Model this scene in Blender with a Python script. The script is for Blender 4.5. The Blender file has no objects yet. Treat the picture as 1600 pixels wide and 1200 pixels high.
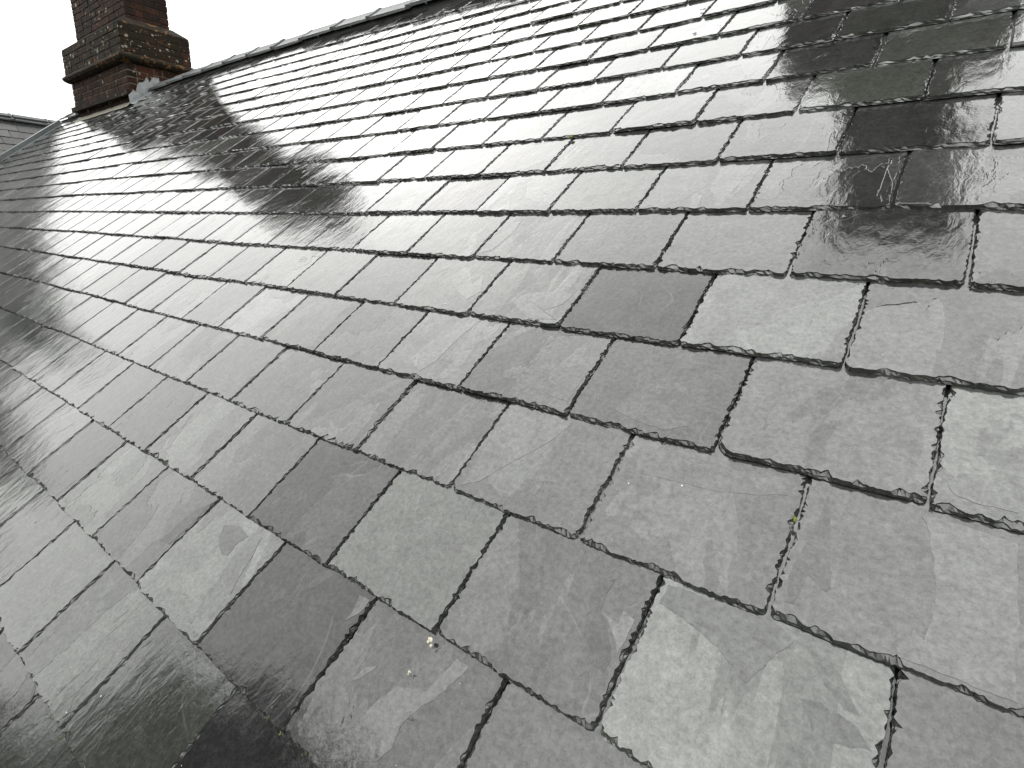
import bpy, math, random
import numpy as np
from mathutils import Matrix, Vector

# ------------------------------------------------------------------ camera, sky, sun, exposure
SC = bpy.context.scene
COL = SC.collection
CAM_LOC = np.array([0.07494, -0.60292, 0.41042])
CAM_ROT = np.array([[0.796209, -0.182239, 0.576923],
                    [0.604216, 0.190312, -0.77376],
                    [0.031214, 0.964661, 0.26164]])          # columns: right, up, back
LENS = 18.9265
cam_data = bpy.data.cameras.new('camera')
cam_data.lens = LENS
cam_data.sensor_width = 36.0
cam_data.clip_start = 0.02
cam_data.clip_end = 2000.0
cam = bpy.data.objects.new('camera', cam_data)
M = Matrix([list(CAM_ROT[i]) + [CAM_LOC[i]] for i in range(3)] + [[0, 0, 0, 1]])
cam.matrix_world = M
COL.objects.link(cam)
SC.camera = cam

SUN_ELEV, SUN_AZ = 40.0, 152.0            # a paler place in the cloud, beyond the ridge
EXPOSURE = 1.38
ZENITH, HORIZON = 13.4, 4.9               # overcast radiance before the 0.1 background strength

world = bpy.data.worlds.new('World')
SC.world = world
world.use_nodes = True
wt = world.node_tree
wt.nodes.clear()


def nd(tree, kind, **inputs):
    n = tree.nodes.new(kind)
    for k, v in inputs.items():
        if k.startswith('_'):
            setattr(n, k[1:], v)
        else:
            n.inputs[k].default_value = v
    return n


def lk(tree, a, b):
    tree.links.new(a, b)


w_out = nd(wt, 'ShaderNodeOutputWorld')
w_bg = nd(wt, 'ShaderNodeBackground', Strength=0.1)
lk(wt, w_bg.outputs[0], w_out.inputs['Surface'])
sky = nd(wt, 'ShaderNodeTexSky', _sky_type='NISHITA', _sun_disc=False)
sky.sun_elevation = math.radians(SUN_ELEV)
sky.sun_rotation = math.radians(90.0 - SUN_AZ)
sky.dust_density = 6.0
sky.air_density = 1.0
sky_bw = nd(wt, 'ShaderNodeHueSaturation', Saturation=0.15, Value=1.0)
lk(wt, sky.outputs[0], sky_bw.inputs['Color'])
tc = nd(wt, 'ShaderNodeTexCoord')
sep = nd(wt, 'ShaderNodeSeparateXYZ')
lk(wt, tc.outputs['Generated'], sep.inputs[0])
ramp = nd(wt, 'ShaderNodeMapRange')
ramp.inputs['From Min'].default_value = 0.0
ramp.inputs['From Max'].default_value = 1.0
ramp.inputs['To Min'].default_value = HORIZON
ramp.inputs['To Max'].default_value = ZENITH
lk(wt, sep.outputs['Z'], ramp.inputs['Value'])
cl = nd(wt, 'ShaderNodeTexNoise', Scale=2.2, Detail=5.0, Roughness=0.55, Distortion=0.6)
lk(wt, tc.outputs['Generated'], cl.inputs['Vector'])
clr = nd(wt, 'ShaderNodeMapRange')
clr.inputs['From Min'].default_value = 0.3
clr.inputs['From Max'].default_value = 0.7
clr.inputs['To Min'].default_value = 0.9
clr.inputs['To Max'].default_value = 1.08
lk(wt, cl.outputs['Fac'], clr.inputs['Value'])
mul = nd(wt, 'ShaderNodeMath', _operation='MULTIPLY')
lk(wt, ramp.outputs[0], mul.inputs[0])
lk(wt, clr.outputs[0], mul.inputs[1])
tint = nd(wt, 'ShaderNodeVectorMath', _operation='SCALE')
tint.inputs[0].default_value = (0.990, 1.0, 0.968)
lk(wt, mul.outputs[0], tint.inputs['Scale'])
wmix = nd(wt, 'ShaderNodeMix', _data_type='RGBA')
wmix.inputs['Factor'].default_value = 0.10
lk(wt, tint.outputs[0], wmix.inputs['A'])
lk(wt, sky_bw.outputs[0], wmix.inputs['B'])
lk(wt, wmix.outputs['Result'], w_bg.inputs['Color'])

sun_d = bpy.data.lights.new('sun', 'SUN')
sun_d.energy = 0.5
sun_d.angle = math.radians(140.0)
sun_d.color = (1.0, 0.985, 0.95)
sun = bpy.data.objects.new('sun', sun_d)
e, a = math.radians(SUN_ELEV), math.radians(SUN_AZ)
sd = Vector((math.cos(e) * math.cos(a), math.cos(e) * math.sin(a), math.sin(e)))
sun.rotation_euler = sd.to_track_quat('Z', 'Y').to_euler()
sun.location = sd * 30
COL.objects.link(sun)

vs = SC.view_settings
vs.view_transform = 'Standard'
vs.look = 'None'
vs.exposure = EXPOSURE
vs.gamma = 1.0
vs.use_curve_mapping = False

# ------------------------------------------------------------------ the roof surface
TH = math.radians(37.7)
CT, ST = math.cos(TH), math.sin(TH)
G = 0.2                                   # gauge: what shows of each slate, tail to tail
WID = 0.250657                            # slate width
GA = np.linspace(-5, 75, 17) * G
GB = np.linspace(-7, 19, 9) * G
# how far (mm) the old roof bows out of its plane: rows along the ridge, columns up the slope
HM = np.array([
 [41.3, 20.6, 0.5, -1.9, -2.8, -5.7, -14.5, -21.4, -25.9], [38.2, 23.2, 4.2, -8.1, -5.5, -10.8, -17.5, -18.5, -18.1],
 [28.5, 14.2, -6.9, -13.6, -14.9, -19.9, -16.7, -12.3, -7.3], [14.9, 1.4, -8.4, -14.0, -17.8, -12.8, -8.0, -1.6, 7.1],
 [5.9, -0.9, -4.4, -6.8, -10.3, -8.2, 0.2, 12.7, 24.7], [1.0, -0.9, -1.3, -1.4, -1.0, 4.5, 12.6, 28.7, 42.1],
 [-1.9, -1.1, 0.5, 2.7, 5.7, 16.3, 25.2, 41.3, 54.9], [-4.3, -2.4, -0.3, 1.9, 2.4, 11.8, 26.0, 44.0, 59.9],
 [-6.8, -4.8, -2.9, -1.5, -0.6, 6.2, 23.5, 42.5, 58.5], [-9.4, -7.4, -5.6, -4.1, -2.1, 5.0, 19.3, 35.9, 51.4],
 [-12.1, -9.8, -7.5, -4.6, -0.2, 6.9, 16.3, 28.8, 42.0], [-14.5, -11.9, -8.9, -5.3, -0.4, 5.0, 11.8, 21.7, 32.5],
 [-16.8, -13.8, -10.6, -7.0, -2.8, 1.6, 7.5, 15.4, 24.0], [-18.8, -15.8, -12.6, -9.2, -5.5, -1.4, 3.8, 10.0, 16.9],
 [-20.9, -17.8, -14.8, -11.6, -8.2, -4.3, 0.1, 5.3, 10.8], [-22.9, -20.0, -17.0, -14.0, -10.9, -7.4, -3.5, 0.9, 5.5],
 [-24.9, -22.1, -19.3, -16.5, -13.6, -10.5, -7.1, -3.3, 0.6]]) / 1000.0


def _hat(x, g):
    u = min(max((x - g[0]) / (g[1] - g[0]), 0), len(g) - 1.0001)
    i = int(u)
    f = u - i
    f = f * f * (3 - 2 * f) * 0.35 + f * 0.65
    return i, f


def bow(a, b):
    i, fa = _hat(a, GA)
    j, fb = _hat(b, GB)
    return ((HM[i, j] * (1 - fa) + HM[i + 1, j] * fa) * (1 - fb) + (HM[i, j + 1] * (1 - fa) + HM[i + 1, j + 1] * fa) * fb)


NRM = np.array([0, -ST, CT])
UPS = np.array([0, CT, ST])


def roof_pt(a, b, off=0.0):
    """a metres towards the far chimney, b metres up the slope."""
    return np.array([-a, 0, 0]) + b * UPS + (bow(a, b) + off) * NRM


B_RIDGE = 3.36
Y_RIDGE = 2.66


def project(P):
    q = CAM_ROT.T @ (np.asarray(P) - CAM_LOC)
    if q[2] > -0.03:
        return None
    f = LENS / 36 * 1600
    return 800 + f * q[0] / -q[2], 600 - f * q[1] / -q[2]


# ------------------------------------------------------------------ helpers
def tag(o, label=None, cat=None, group=None, kind=None):
    if label: o['label'] = label
    if cat: o['category'] = cat
    if group: o['group'] = group
    if kind: o['kind'] = kind
    return o


def empty(name, loc=(0, 0, 0)):
    o = bpy.data.objects.new(name, None)
    o.location = loc
    o.empty_display_size = 0.2
    COL.objects.link(o)
    return o


def mesh(name, verts, faces, mat=None, attrs=None, uvs=None, smooth=False):
    me = bpy.data.meshes.new(name)
    me.from_pydata([tuple(v) for v in verts], [], faces)
    for k, vals in (attrs or {}).items():
        at = me.attributes.new(k, 'FLOAT', 'POINT')
        at.data.foreach_set('value', np.asarray(vals, dtype=np.float32))
    if uvs is not None:
        uv = me.uv_layers.new(name='UVMap')
        li = np.zeros(len(me.loops), dtype=np.int32)
        me.loops.foreach_get('vertex_index', li)
        uv.data.foreach_set('uv', np.asarray(uvs, dtype=np.float32)[li].ravel())
    if mat: me.materials.append(mat)
    if smooth: me.polygons.foreach_set('use_smooth', [True] * len(me.polygons))
    me.update()
    return me


def obj(name, me, parent=None, loc=None, rot=None):
    o = bpy.data.objects.new(name, me)
    if rot is not None:
        o.matrix_basis = Matrix([list(rot[i]) + [float(loc[i])] for i in range(3)] + [[0, 0, 0, 1]])
    elif loc is not None:
        o.location = [float(c) for c in loc]
    if parent: o.parent = parent
    COL.objects.link(o)
    return o


class MB:
    def __init__(self):
        self.v, self.f, self.at = [], [], {}

    def add(self, verts, faces, **attrs):
        b = len(self.v)
        self.v += [tuple(float(c) for c in v) for v in verts]
        self.f += [tuple(i + b for i in fc) for fc in faces]
        for k, val in attrs.items():
            L = self.at.setdefault(k, [])
            L += [0.0] * (b - len(L))
            L += list(val) if hasattr(val, '__len__') else [val] * len(verts)

    def box(self, x0, x1, y0, y1, z0, z1, **attrs):
        v = [(x, y, z) for z in (z0, z1) for y in (y0, y1) for x in (x0, x1)]
        self.add(v, [(0, 2, 3, 1), (4, 5, 7, 6), (0, 1, 5, 4), (2, 6, 7, 3), (0, 4, 6, 2), (1, 3, 7, 5)], **attrs)

    def make(self, name, mat, smooth=False, uvs=None):
        for k in self.at: self.at[k] += [0.0] * (len(self.v) - len(self.at[k]))
        return mesh(name, self.v, self.f, mat, self.at, uvs, smooth)


def mat(name):
    m = bpy.data.materials.new(name)
    m.use_nodes = True
    t = m.node_tree
    t.nodes.clear()
    o = nd(t, 'ShaderNodeOutputMaterial')
    p = nd(t, 'ShaderNodeBsdfPrincipled')
    lk(t, p.outputs[0], o.inputs['Surface'])
    return m, t, p


def math_n(t, op, a, b=None, c=None, clamp=False):
    n = t.nodes.new('ShaderNodeMath')
    n.operation = op
    n.use_clamp = clamp
    for i, v in enumerate((a, b, c)):
        if v is None: continue
        if isinstance(v, (int, float)): n.inputs[i].default_value = v
        else: lk(t, v, n.inputs[i])
    return n.outputs[0]


def rng(t, v, a, b, c, d, smooth=False):
    n = t.nodes.new('ShaderNodeMapRange')
    if smooth: n.interpolation_type = 'SMOOTHSTEP'
    for i, x in zip(('From Min', 'From Max', 'To Min', 'To Max'), (a, b, c, d)):
        if isinstance(x, (int, float)): n.inputs[i].default_value = x
        else: lk(t, x, n.inputs[i])
    lk(t, v, n.inputs['Value'])
    return n.outputs[0]


def mixc(t, fac, a, b, blend='MIX'):
    n = t.nodes.new('ShaderNodeMix')
    n.data_type = 'RGBA'
    n.blend_type = blend
    for s, v in (('Factor', fac), ('A', a), ('B', b)):
        if isinstance(v, (int, float)): n.inputs[s].default_value = v
        elif isinstance(v, tuple): n.inputs[s].default_value = (*v, 1.0)
        else: lk(t, v, n.inputs[s])
    return n.outputs['Result']


def noise(t, vec, scale, detail=3.0, rough=0.5, dist=0.0):
    n = nd(t, 'ShaderNodeTexNoise', Scale=scale, Detail=detail, Roughness=rough, Distortion=dist)
    if vec is not None: lk(t, vec, n.inputs['Vector'])
    return n.outputs['Fac']


def mapping(t, vec, scale=(1, 1, 1), rot=(0, 0, 0), loc=(0, 0, 0)):
    n = nd(t, 'ShaderNodeMapping', Scale=scale, Rotation=rot, Location=loc)
    lk(t, vec, n.inputs['Vector'])
    return n.outputs[0]


def attr(t, name):
    n = nd(t, 'ShaderNodeAttribute')
    n.attribute_name = name
    return n.outputs['Fac']


# ------------------------------------------------------------------ materials
def slate_material(nm='wet_slate', dry=0.0):
    m, t, p = mat(nm)
    uv = nd(t, 'ShaderNodeUVMap').outputs[0]
    tone, hue, edge, seed = (attr(t, k) for k in ('tone', 'hue', 'edge', 'seed'))
    grainv = mapping(t, uv, (1.0, 0.32, 1.0))
    # body colour: purple grey to green grey, light to dark
    cA = mixc(t, hue, (0.0235, 0.0230, 0.0243), (0.0262, 0.0282, 0.0248))
    # cleavage layers: sharp edged sheets of a slightly different layer, on some slates many, on some none
    lv = mapping(t, uv, (1.0, 0.42, 1.0), (0, 0, 0.35))
    n1 = noise(t, lv, 5.0, 6.0, 0.52, 0.7)
    th = rng(t, seed, 0, 1, 0.44, 0.70)
    d1 = math_n(t, 'SUBTRACT', n1, th)
    layer = rng(t, d1, -0.002, 0.003, 0, 1)
    n2 = noise(t, mapping(t, uv, (1.0, 0.5, 1.0), (0, 0, -0.5), (7, 3, 0)), 4.0, 6.5, 0.55, 0.9)
    d2 = math_n(t, 'SUBTRACT', n2, math_n(t, 'ADD', th, 0.05))
    layer2 = rng(t, d2, -0.003, 0.006, 0, 1)
    # mottling
    mot = noise(t, uv, 26.0, 9.0, 0.68, 0.4)
    mot2 = noise(t, grainv, 9.0, 5.0, 0.6, 0.8)
    fine = noise(t, uv, 420.0, 3.0, 0.7)
    k = rng(t, tone, 0, 1, 0.58, 1.62)
    k = math_n(t, 'MULTIPLY', k, rng(t, mot, 0.3, 0.7, 0.78, 1.24))
    k = math_n(t, 'MULTIPLY', k, rng(t, mot2, 0.3, 0.7, 0.86, 1.15))
    k = math_n(t, 'MULTIPLY', k, rng(t, fine, 0.3, 0.7, 0.82, 1.2))
    k = math_n(t, 'MULTIPLY', k, rng(t, noise(t, uv, 120.0, 5.0, 0.72, 0.3), 0.3, 0.7, 0.62, 1.42))
    k = math_n(t, 'MULTIPLY', k, rng(t, layer, 0, 1, 0.90, 1.28))
    k = math_n(t, 'MULTIPLY', k, rng(t, layer2, 0, 1, 0.97, 1.18))
    sc = nd(t, 'ShaderNodeVectorMath', _operation='SCALE')
    lk(t, cA, sc.inputs[0])
    lk(t, k, sc.inputs['Scale'])
    col = sc.outputs[0]
    # thin pale scratches and cracks
    ln = noise(t, mapping(t, uv, (1.0, 0.55, 1.0), (0, 0, 0.9), (11, 5, 0)), 3.2, 2.5, 0.45, 1.4)
    line = math_n(t, 'SUBTRACT', 1.0, rng(t, math_n(t, 'ABSOLUTE', math_n(t, 'SUBTRACT', ln, 0.56)), 0.0, 0.0035, 0, 1))
    lmask = rng(t, noise(t, mapping(t, uv, loc=(3, 9, 0)), 6.0, 2.0), 0.52, 0.60, 0, 1)
    line = math_n(t, 'MULTIPLY', line, lmask)
    col = mixc(t, math_n(t, 'MULTIPLY', line, 0.38), col, (0.11, 0.11, 0.105))
    # pale specks and dark grit
    vor = nd(t, 'ShaderNodeTexVoronoi', Scale=55.0)
    lk(t, uv, vor.inputs['Vector'])
    vsep = nd(t, 'ShaderNodeSeparateColor')
    lk(t, vor.outputs['Color'], vsep.inputs[0])
    rad = rng(t, vsep.outputs[1], 0, 1, 0.03, 0.075)
    dot = math_n(t, 'LESS_THAN', vor.outputs['Distance'], rad)
    pale = math_n(t, 'MULTIPLY', dot, math_n(t, 'GREATER_THAN', vsep.outputs[0], 0.972))
    dark = math_n(t, 'MULTIPLY', dot, math_n(t, 'LESS_THAN', vsep.outputs[0], 0.018))
    col = mixc(t, pale, col, (0.42, 0.42, 0.38))
    col = mixc(t, dark, col, (0.006, 0.006, 0.005))
    # freshly dressed edges a touch paler
    ek = rng(t, noise(t, uv, 90.0, 3.0), 0.35, 0.7, 0.2, 0.85)
    col = mixc(t, math_n(t, 'MULTIPLY', edge, ek), col, (0.052, 0.053, 0.050))
    lk(t, col, p.inputs['Base Color'])
    mid = noise(t, uv, 120.0, 5.0, 0.72, 0.3)
    # gloss: a water film with drier mottles
    r = rng(t, mot, 0.3, 0.7, 0.035, 0.085)
    r = math_n(t, 'ADD', r, rng(t, layer, 0, 1, 0.0, 0.03))
    r = math_n(t, 'ADD', r, math_n(t, 'MULTIPLY', edge, 0.04))
    r = math_n(t, 'ADD', r, dry * 0.22)
    lk(t, r, p.inputs['Roughness'])
    p.inputs['IOR'].default_value = 1.75 - 0.30 * dry
    sp = rng(t, tone, 0, 1, 0.315, 0.585)
    sp = math_n(t, 'MULTIPLY', sp, rng(t, mot, 0.3, 0.7, 0.90, 1.10))
    sp = math_n(t, 'MULTIPLY', sp, rng(t, fine, 0.3, 0.7, 0.90, 1.10))
    sp = math_n(t, 'MULTIPLY', sp, rng(t, mid, 0.3, 0.7, 0.80, 1.20))
    sp = math_n(t, 'MULTIPLY', sp, rng(t, layer, 0, 1, 0.95, 1.08))
    sp = math_n(t, 'MULTIPLY', sp, rng(t, layer2, 0, 1, 0.98, 1.06))
    sp = math_n(t, 'MULTIPLY', sp, 1.0 - 0.5 * dry)
    lk(t, sp, p.inputs['Specular IOR Level'])
    # relief: slow waves, grain up the slope, ripples of the water film, sharp layer steps
    h = math_n(t, 'MULTIPLY', noise(t, uv, 7.0, 2.0, 0.5), 0.0015)
    h = math_n(t, 'ADD', h, math_n(t, 'MULTIPLY', noise(t, mapping(t, uv, (1, 0.45, 1), (0, 0, 0.2)), 50.0, 3.0, 0.5, 0.5), 0.00052))
    h = math_n(t, 'ADD', h, math_n(t, 'MULTIPLY', noise(t, uv, 190.0, 4.0, 0.65), 0.00010))
    h = math_n(t, 'ADD', h, math_n(t, 'MULTIPLY', layer, 0.00022))
    h = math_n(t, 'ADD', h, math_n(t, 'MULTIPLY', layer2, 0.00018))
    bp = nd(t, 'ShaderNodeBump', Strength=1.0, Distance=1.0)
    lk(t, h, bp.inputs['Height'])
    lk(t, bp.outputs[0], p.inputs['Normal'])
    return m


def stone_like(name, c0, c1, scale, rough=(0.5, 0.8), bump=0.002, spec=0.4, metallic=0.0, stain=None):
    m, t, p = mat(name)
    tcn = nd(t, 'ShaderNodeTexCoord').outputs['Object']
    n1 = noise(t, tcn, scale, 7.0, 0.65, 0.5)
    n2 = noise(t, tcn, scale * 6, 4.0, 0.6)
    c = mixc(t, rng(t, n1, 0.3, 0.7, 0, 1), c0, c1)
    c = mixc(t, rng(t, n2, 0.35, 0.75, 0, 0.5), c, tuple(x * 0.55 for x in c0))
    if stain:
        s = rng(t, noise(t, tcn, scale * 0.9, 5.0, 0.6, 1.0), 0.56, 0.66, 0, 1)
        c = mixc(t, s, c, stain)
    lk(t, c, p.inputs['Base Color'])
    lk(t, rng(t, n1, 0.3, 0.7, *rough), p.inputs['Roughness'])
    p.inputs['Specular IOR Level'].default_value = spec
    p.inputs['Metallic'].default_value = metallic
    bp = nd(t, 'ShaderNodeBump', Strength=0.8, Distance=bump)
    lk(t, n2, bp.inputs['Height'])
    lk(t, bp.outputs[0], p.inputs['Normal'])
    return m


def brick_material(name, olive=0.0, lichen=0.90):
    m, t, p = mat(name)
    geo = nd(t, 'ShaderNodeNewGeometry').outputs['Position']
    tone = attr(t, 'tone')
    c = mixc(t, tone, (0.022, 0.010, 0.0065), (0.066, 0.025, 0.014))
    c = mixc(t, rng(t, tone, 0.0, 0.12, 1, 0), c, (0.012, 0.008, 0.007))
    soot = rng(t, noise(t, geo, 5.0, 6.0, 0.62, 0.7), 0.34, 0.60, 0, 0.85)
    c = mixc(t, soot, c, (0.008, 0.0064, 0.0052))
    if olive:
        c = mixc(t, rng(t, noise(t, geo, 9.0, 6.0, 0.65, 0.4), 0.32, 0.62, 0.25, olive), c, (0.012, 0.0105, 0.006))
        c = mixc(t, rng(t, noise(t, mapping(t, geo, (1, 1, 2.2)), 6.0, 4.0, 0.6, 0.8), 0.60, 0.72, 0, 0.7), c, (0.150, 0.070, 0.020))
    grit = noise(t, geo, 150.0, 3.0, 0.7)
    c = mixc(t, rng(t, grit, 0.45, 0.75, 0, 0.55), c, (0.012, 0.010, 0.009))
    # round grey white lichen
    for sc_, thr, r0 in ((9.0, lichen, 0.30), (22.0, lichen + 0.06, 0.34), (48.0, lichen + 0.08, 0.30)):
        v = nd(t, 'ShaderNodeTexVoronoi', Scale=sc_, Randomness=1.0)
        dv = nd(t, 'ShaderNodeVectorMath', _operation='ADD')
        nz = nd(t, 'ShaderNodeTexNoise', Scale=40.0, Detail=3.0)
        lk(t, geo, nz.inputs['Vector'])
        s_ = nd(t, 'ShaderNodeVectorMath', _operation='SCALE', Scale=0.03)
        lk(t, nz.outputs['Color'], s_.inputs[0])
        lk(t, geo, dv.inputs[0])
        lk(t, s_.outputs[0], dv.inputs[1])
        lk(t, dv.outputs[0], v.inputs['Vector'])
        ss = nd(t, 'ShaderNodeSeparateColor')
        lk(t, v.outputs['Color'], ss.inputs[0])
        q = math_n(t, 'MULTIPLY', math_n(t, 'GREATER_THAN', ss.outputs[0], thr),
                   rng(t, v.outputs['Distance'], r0 * 0.8, r0, 1, 0))
        c = mixc(t, math_n(t, 'MULTIPLY', q, rng(t, grit, 0.3, 0.7, 0.90, 0.35)), c, (0.30, 0.29, 0.24))
    lk(t, c, p.inputs['Base Color'])
    p.inputs['Roughness'].default_value = 0.8
    p.inputs['Specular IOR Level'].default_value = 0.12
    bp = nd(t, 'ShaderNodeBump', Strength=0.9, Distance=0.004)
    lk(t, math_n(t, 'ADD', grit, noise(t, geo, 45.0, 3.0)), bp.inputs['Height'])
    lk(t, bp.outputs[0], p.inputs['Normal'])
    return m


M_SLATE = slate_material()
M_SLATE_DRY = slate_material('drier_slate', 1.0)
M_DECK = stone_like('roofing_felt', (0.012, 0.012, 0.012), (0.02, 0.02, 0.02), 8.0)
M_RIDGE = stone_like('ridge_clay', (0.062, 0.066, 0.072), (0.115, 0.118, 0.122), 9.0, (0.45, 0.65), 0.0015, 0.30)
M_LEAD = stone_like('lead_sheet', (0.09, 0.10, 0.105), (0.22, 0.23, 0.24), 7.0, (0.25, 0.45), 0.004, 0.6)
M_ZINC = stone_like('dull_metal_flashing', (0.080, 0.090, 0.095), (0.125, 0.138, 0.143), 6.0, (0.35, 0.5), 0.002, 0.5)
M_MORTAR = stone_like('old_lime_mortar', (0.20, 0.165, 0.125), (0.05, 0.04, 0.03), 30.0, (0.7, 0.9), 0.003, 0.2)
M_MORTAR_DARK = stone_like('sooty_mortar', (0.035, 0.028, 0.022), (0.010, 0.008, 0.007), 20.0, (0.7, 0.9), 0.003, 0.2)
M_FILLET = stone_like('cement_fillet', (0.20, 0.19, 0.15), (0.10, 0.09, 0.07), 25.0, (0.6, 0.8), 0.004, 0.3)
M_BRICK = brick_material('weathered_red_brick')
M_BRICK_CAP = brick_material('lichened_dark_brick', 0.92, 0.82)
M_DRIP = stone_like('weathered_moulding', (0.010, 0.009, 0.0075), (0.026, 0.020, 0.013), 14.0, (0.75, 0.9), 0.004, 0.12, 0, (0.16, 0.075, 0.025))
M_WALL = stone_like('house_brickwork', (0.14, 0.06, 0.04), (0.09, 0.04, 0.03), 6.0)
M_GROUND = stone_like('grassy_ground', (0.035, 0.05, 0.02), (0.06, 0.07, 0.03), 0.6)
M_BARK = stone_like('bark', (0.05, 0.04, 0.03), (0.09, 0.075, 0.06), 12.0)
M_LEAF = stone_like('evergreen_leaf', (0.018, 0.030, 0.012), (0.035, 0.05, 0.02), 3.0, (0.5, 0.7))
M_MOSS = stone_like('yellow_green_moss', (0.22, 0.24, 0.03), (0.10, 0.13, 0.02), 300.0)
M_DROP = stone_like('bird_dropping', (0.62, 0.58, 0.46), (0.45, 0.42, 0.33), 300.0, (0.4, 0.6))
M_LEAFBIT = stone_like('sodden_leaf', (0.010, 0.009, 0.007), (0.02, 0.016, 0.01), 200.0, (0.3, 0.5))

# ------------------------------------------------------------------ one slate
TAU = 0.044                                # a lapped slate lies flatter than the roof


def chips(n, ds, rs, dmin, dmax, lmin, lmax, dens):
    """Conchoidal bites along an edge of n samples ds metres apart: depth of each sample."""
    d = np.zeros(n)
    L = n * ds
    x = np.arange(n) * ds
    for _ in range(max(1, int(dens * L))):
        c = rs.uniform(0, L)
        l0 = rs.uniform(lmin, lmax)
        l1 = l0 * rs.uniform(0.3, 1.6)
        D = dmin + (dmax - dmin) * rs.random() ** 2.2
        q = np.where(x < c, (c - x) / l0, (x - c) / l1)
        s = np.clip(1 - q ** rs.uniform(0.8, 2.0), 0, None) * D
        d = np.maximum(d, s)
    return d


def slate_geo(width, length, thick, ds, rs, tone, hue, bev=0.0):
    """Verts (u right, v up the slope, w out), faces, attributes and uvs of one dressed slate; tail at v=0, top face at w=thick."""
    rc0, rc1 = [rs.uniform(0.014, 0.024) if rs.random() < 0.07 else rs.uniform(0.003, 0.011) for _ in range(2)]
    vis = G + 0.03
    dl = max(ds, 0.03)

    def span(a, b, step):
        return np.linspace(a, b, max(2, int(abs(b - a) / step) + 1))
    pts, nrm, sect = [], [], []
    for v in span(length, vis, dl)[:-1]: pts.append((0, v)); nrm.append((-1, 0)); sect.append(0)
    for v in span(vis, rc0, ds)[:-1]: pts.append((0, v)); nrm.append((-1, 0)); sect.append(1)
    na = 4 if ds < 0.008 else 2
    for i in range(na):
        a = math.pi + (i / na) * math.pi / 2
        pts.append((rc0 + rc0 * math.cos(a), rc0 + rc0 * math.sin(a))); nrm.append((math.cos(a), math.sin(a))); sect.append(3)
    for u in span(rc0, width - rc1, ds)[:-1]: pts.append((u, 0)); nrm.append((0, -1)); sect.append(2)
    for i in range(na):
        a = 1.5 * math.pi + (i / na) * math.pi / 2
        pts.append((width - rc1 + rc1 * math.cos(a), rc1 + rc1 * math.sin(a))); nrm.append((math.cos(a), math.sin(a))); sect.append(3)
    for v in span(rc1, vis, ds)[:-1]: pts.append((width, v)); nrm.append((1, 0)); sect.append(1)
    for v in span(vis, length, dl): pts.append((width, v)); nrm.append((1, 0)); sect.append(0)
    P, N, S = np.array(pts), np.array(nrm), np.array(sect)
    n = len(P)
    big = rs.random() < 0.35
    dA = chips(n, ds, rs, 0.0022, 0.013 if big else 0.0085, 0.004, 0.018, 85)
    dB = chips(n, ds, rs, 0.001, 0.007, 0.002, 0.010, 90)
    side = chips(n, ds, rs, 0.0015, 0.008 if big else 0.006, 0.0022, 0.007, 170)
    rcv = min(rc0, rc1)
    d0 = np.where(S == 2, dA + 0.0012, np.where(S == 1, side + 0.0008 + bev, np.where(S == 3, np.minimum(dA + 0.001, rcv * 0.85), 0.0015)))
    # ease the bites near the rounded corners
    cx = np.minimum(np.hypot(P[:, 0], P[:, 1]), np.hypot(P[:, 0] - width, P[:, 1]))
    d0 = np.minimum(d0, 0.002 + 0.85 * cx)
    d1 = np.minimum(dB + 0.0008, d0 * 0.62)
    d1 = np.where((S == 1) & (bev > 0), d0 * 0.55, d1)
    jit = rs.normal(0, 0.0006, n) * (S > 0)
    wav = 0.0008 * np.sin(np.arange(n) * ds * rs.uniform(20, 60) + rs.uniform(0, 6))
    out = P + N * (jit + wav * (S > 0))[:, None]
    cliff = 0.0009
    rings = [(d0, thick), (np.maximum(d0 - cliff * 0.6, 0.0002), thick * 0.78), (d1, thick * rs.uniform(0.44, 0.54)),
             (np.maximum(d1 - cliff * 0.5, 0.0), thick * 0.26), (np.zeros(n), thick * 0.04), (np.full(n, 0.001), 0.0)]
    if ds > 0.012: rings = [rings[0], rings[2], rings[4], rings[5]]
    V, E_ = [], []
    for i, (d, w) in enumerate(rings):
        ww = np.full(n, w)
        if 0 < i < len(rings) - 1: ww = ww + rs.normal(0, thick * (0.10 if i < 4 else 0.03), n)
        V.append(np.column_stack([out - N * np.asarray(d)[:, None], ww]))
        E_.append(np.full(n, 0.0 if i == 0 else 1.0))
    V = np.vstack(V)
    F = [tuple(range(n))]
    nr = len(rings)
    for r in range(nr - 1):
        for i in range(n - 1):
            F.append((r * n + i, (r + 1) * n + i, (r + 1) * n + i + 1, r * n + i + 1))
        F.append(((r + 1) * n, r * n, r * n + n - 1, (r + 1) * n + n - 1))
    F.append(tuple((nr - 1) * n + i for i in range(n - 1, -1, -1)))
    at = {'tone': np.full(len(V), tone), 'hue': np.full(len(V), hue), 'edge': np.concatenate(E_), 'seed': np.full(len(V), rs.random())}
    flip = -1 if rs.random() < 0.5 else 1
    uv = V[:, :2] * [flip, 1] + rs.uniform(0, 60, 2)
    return V, F, at, uv


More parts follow.
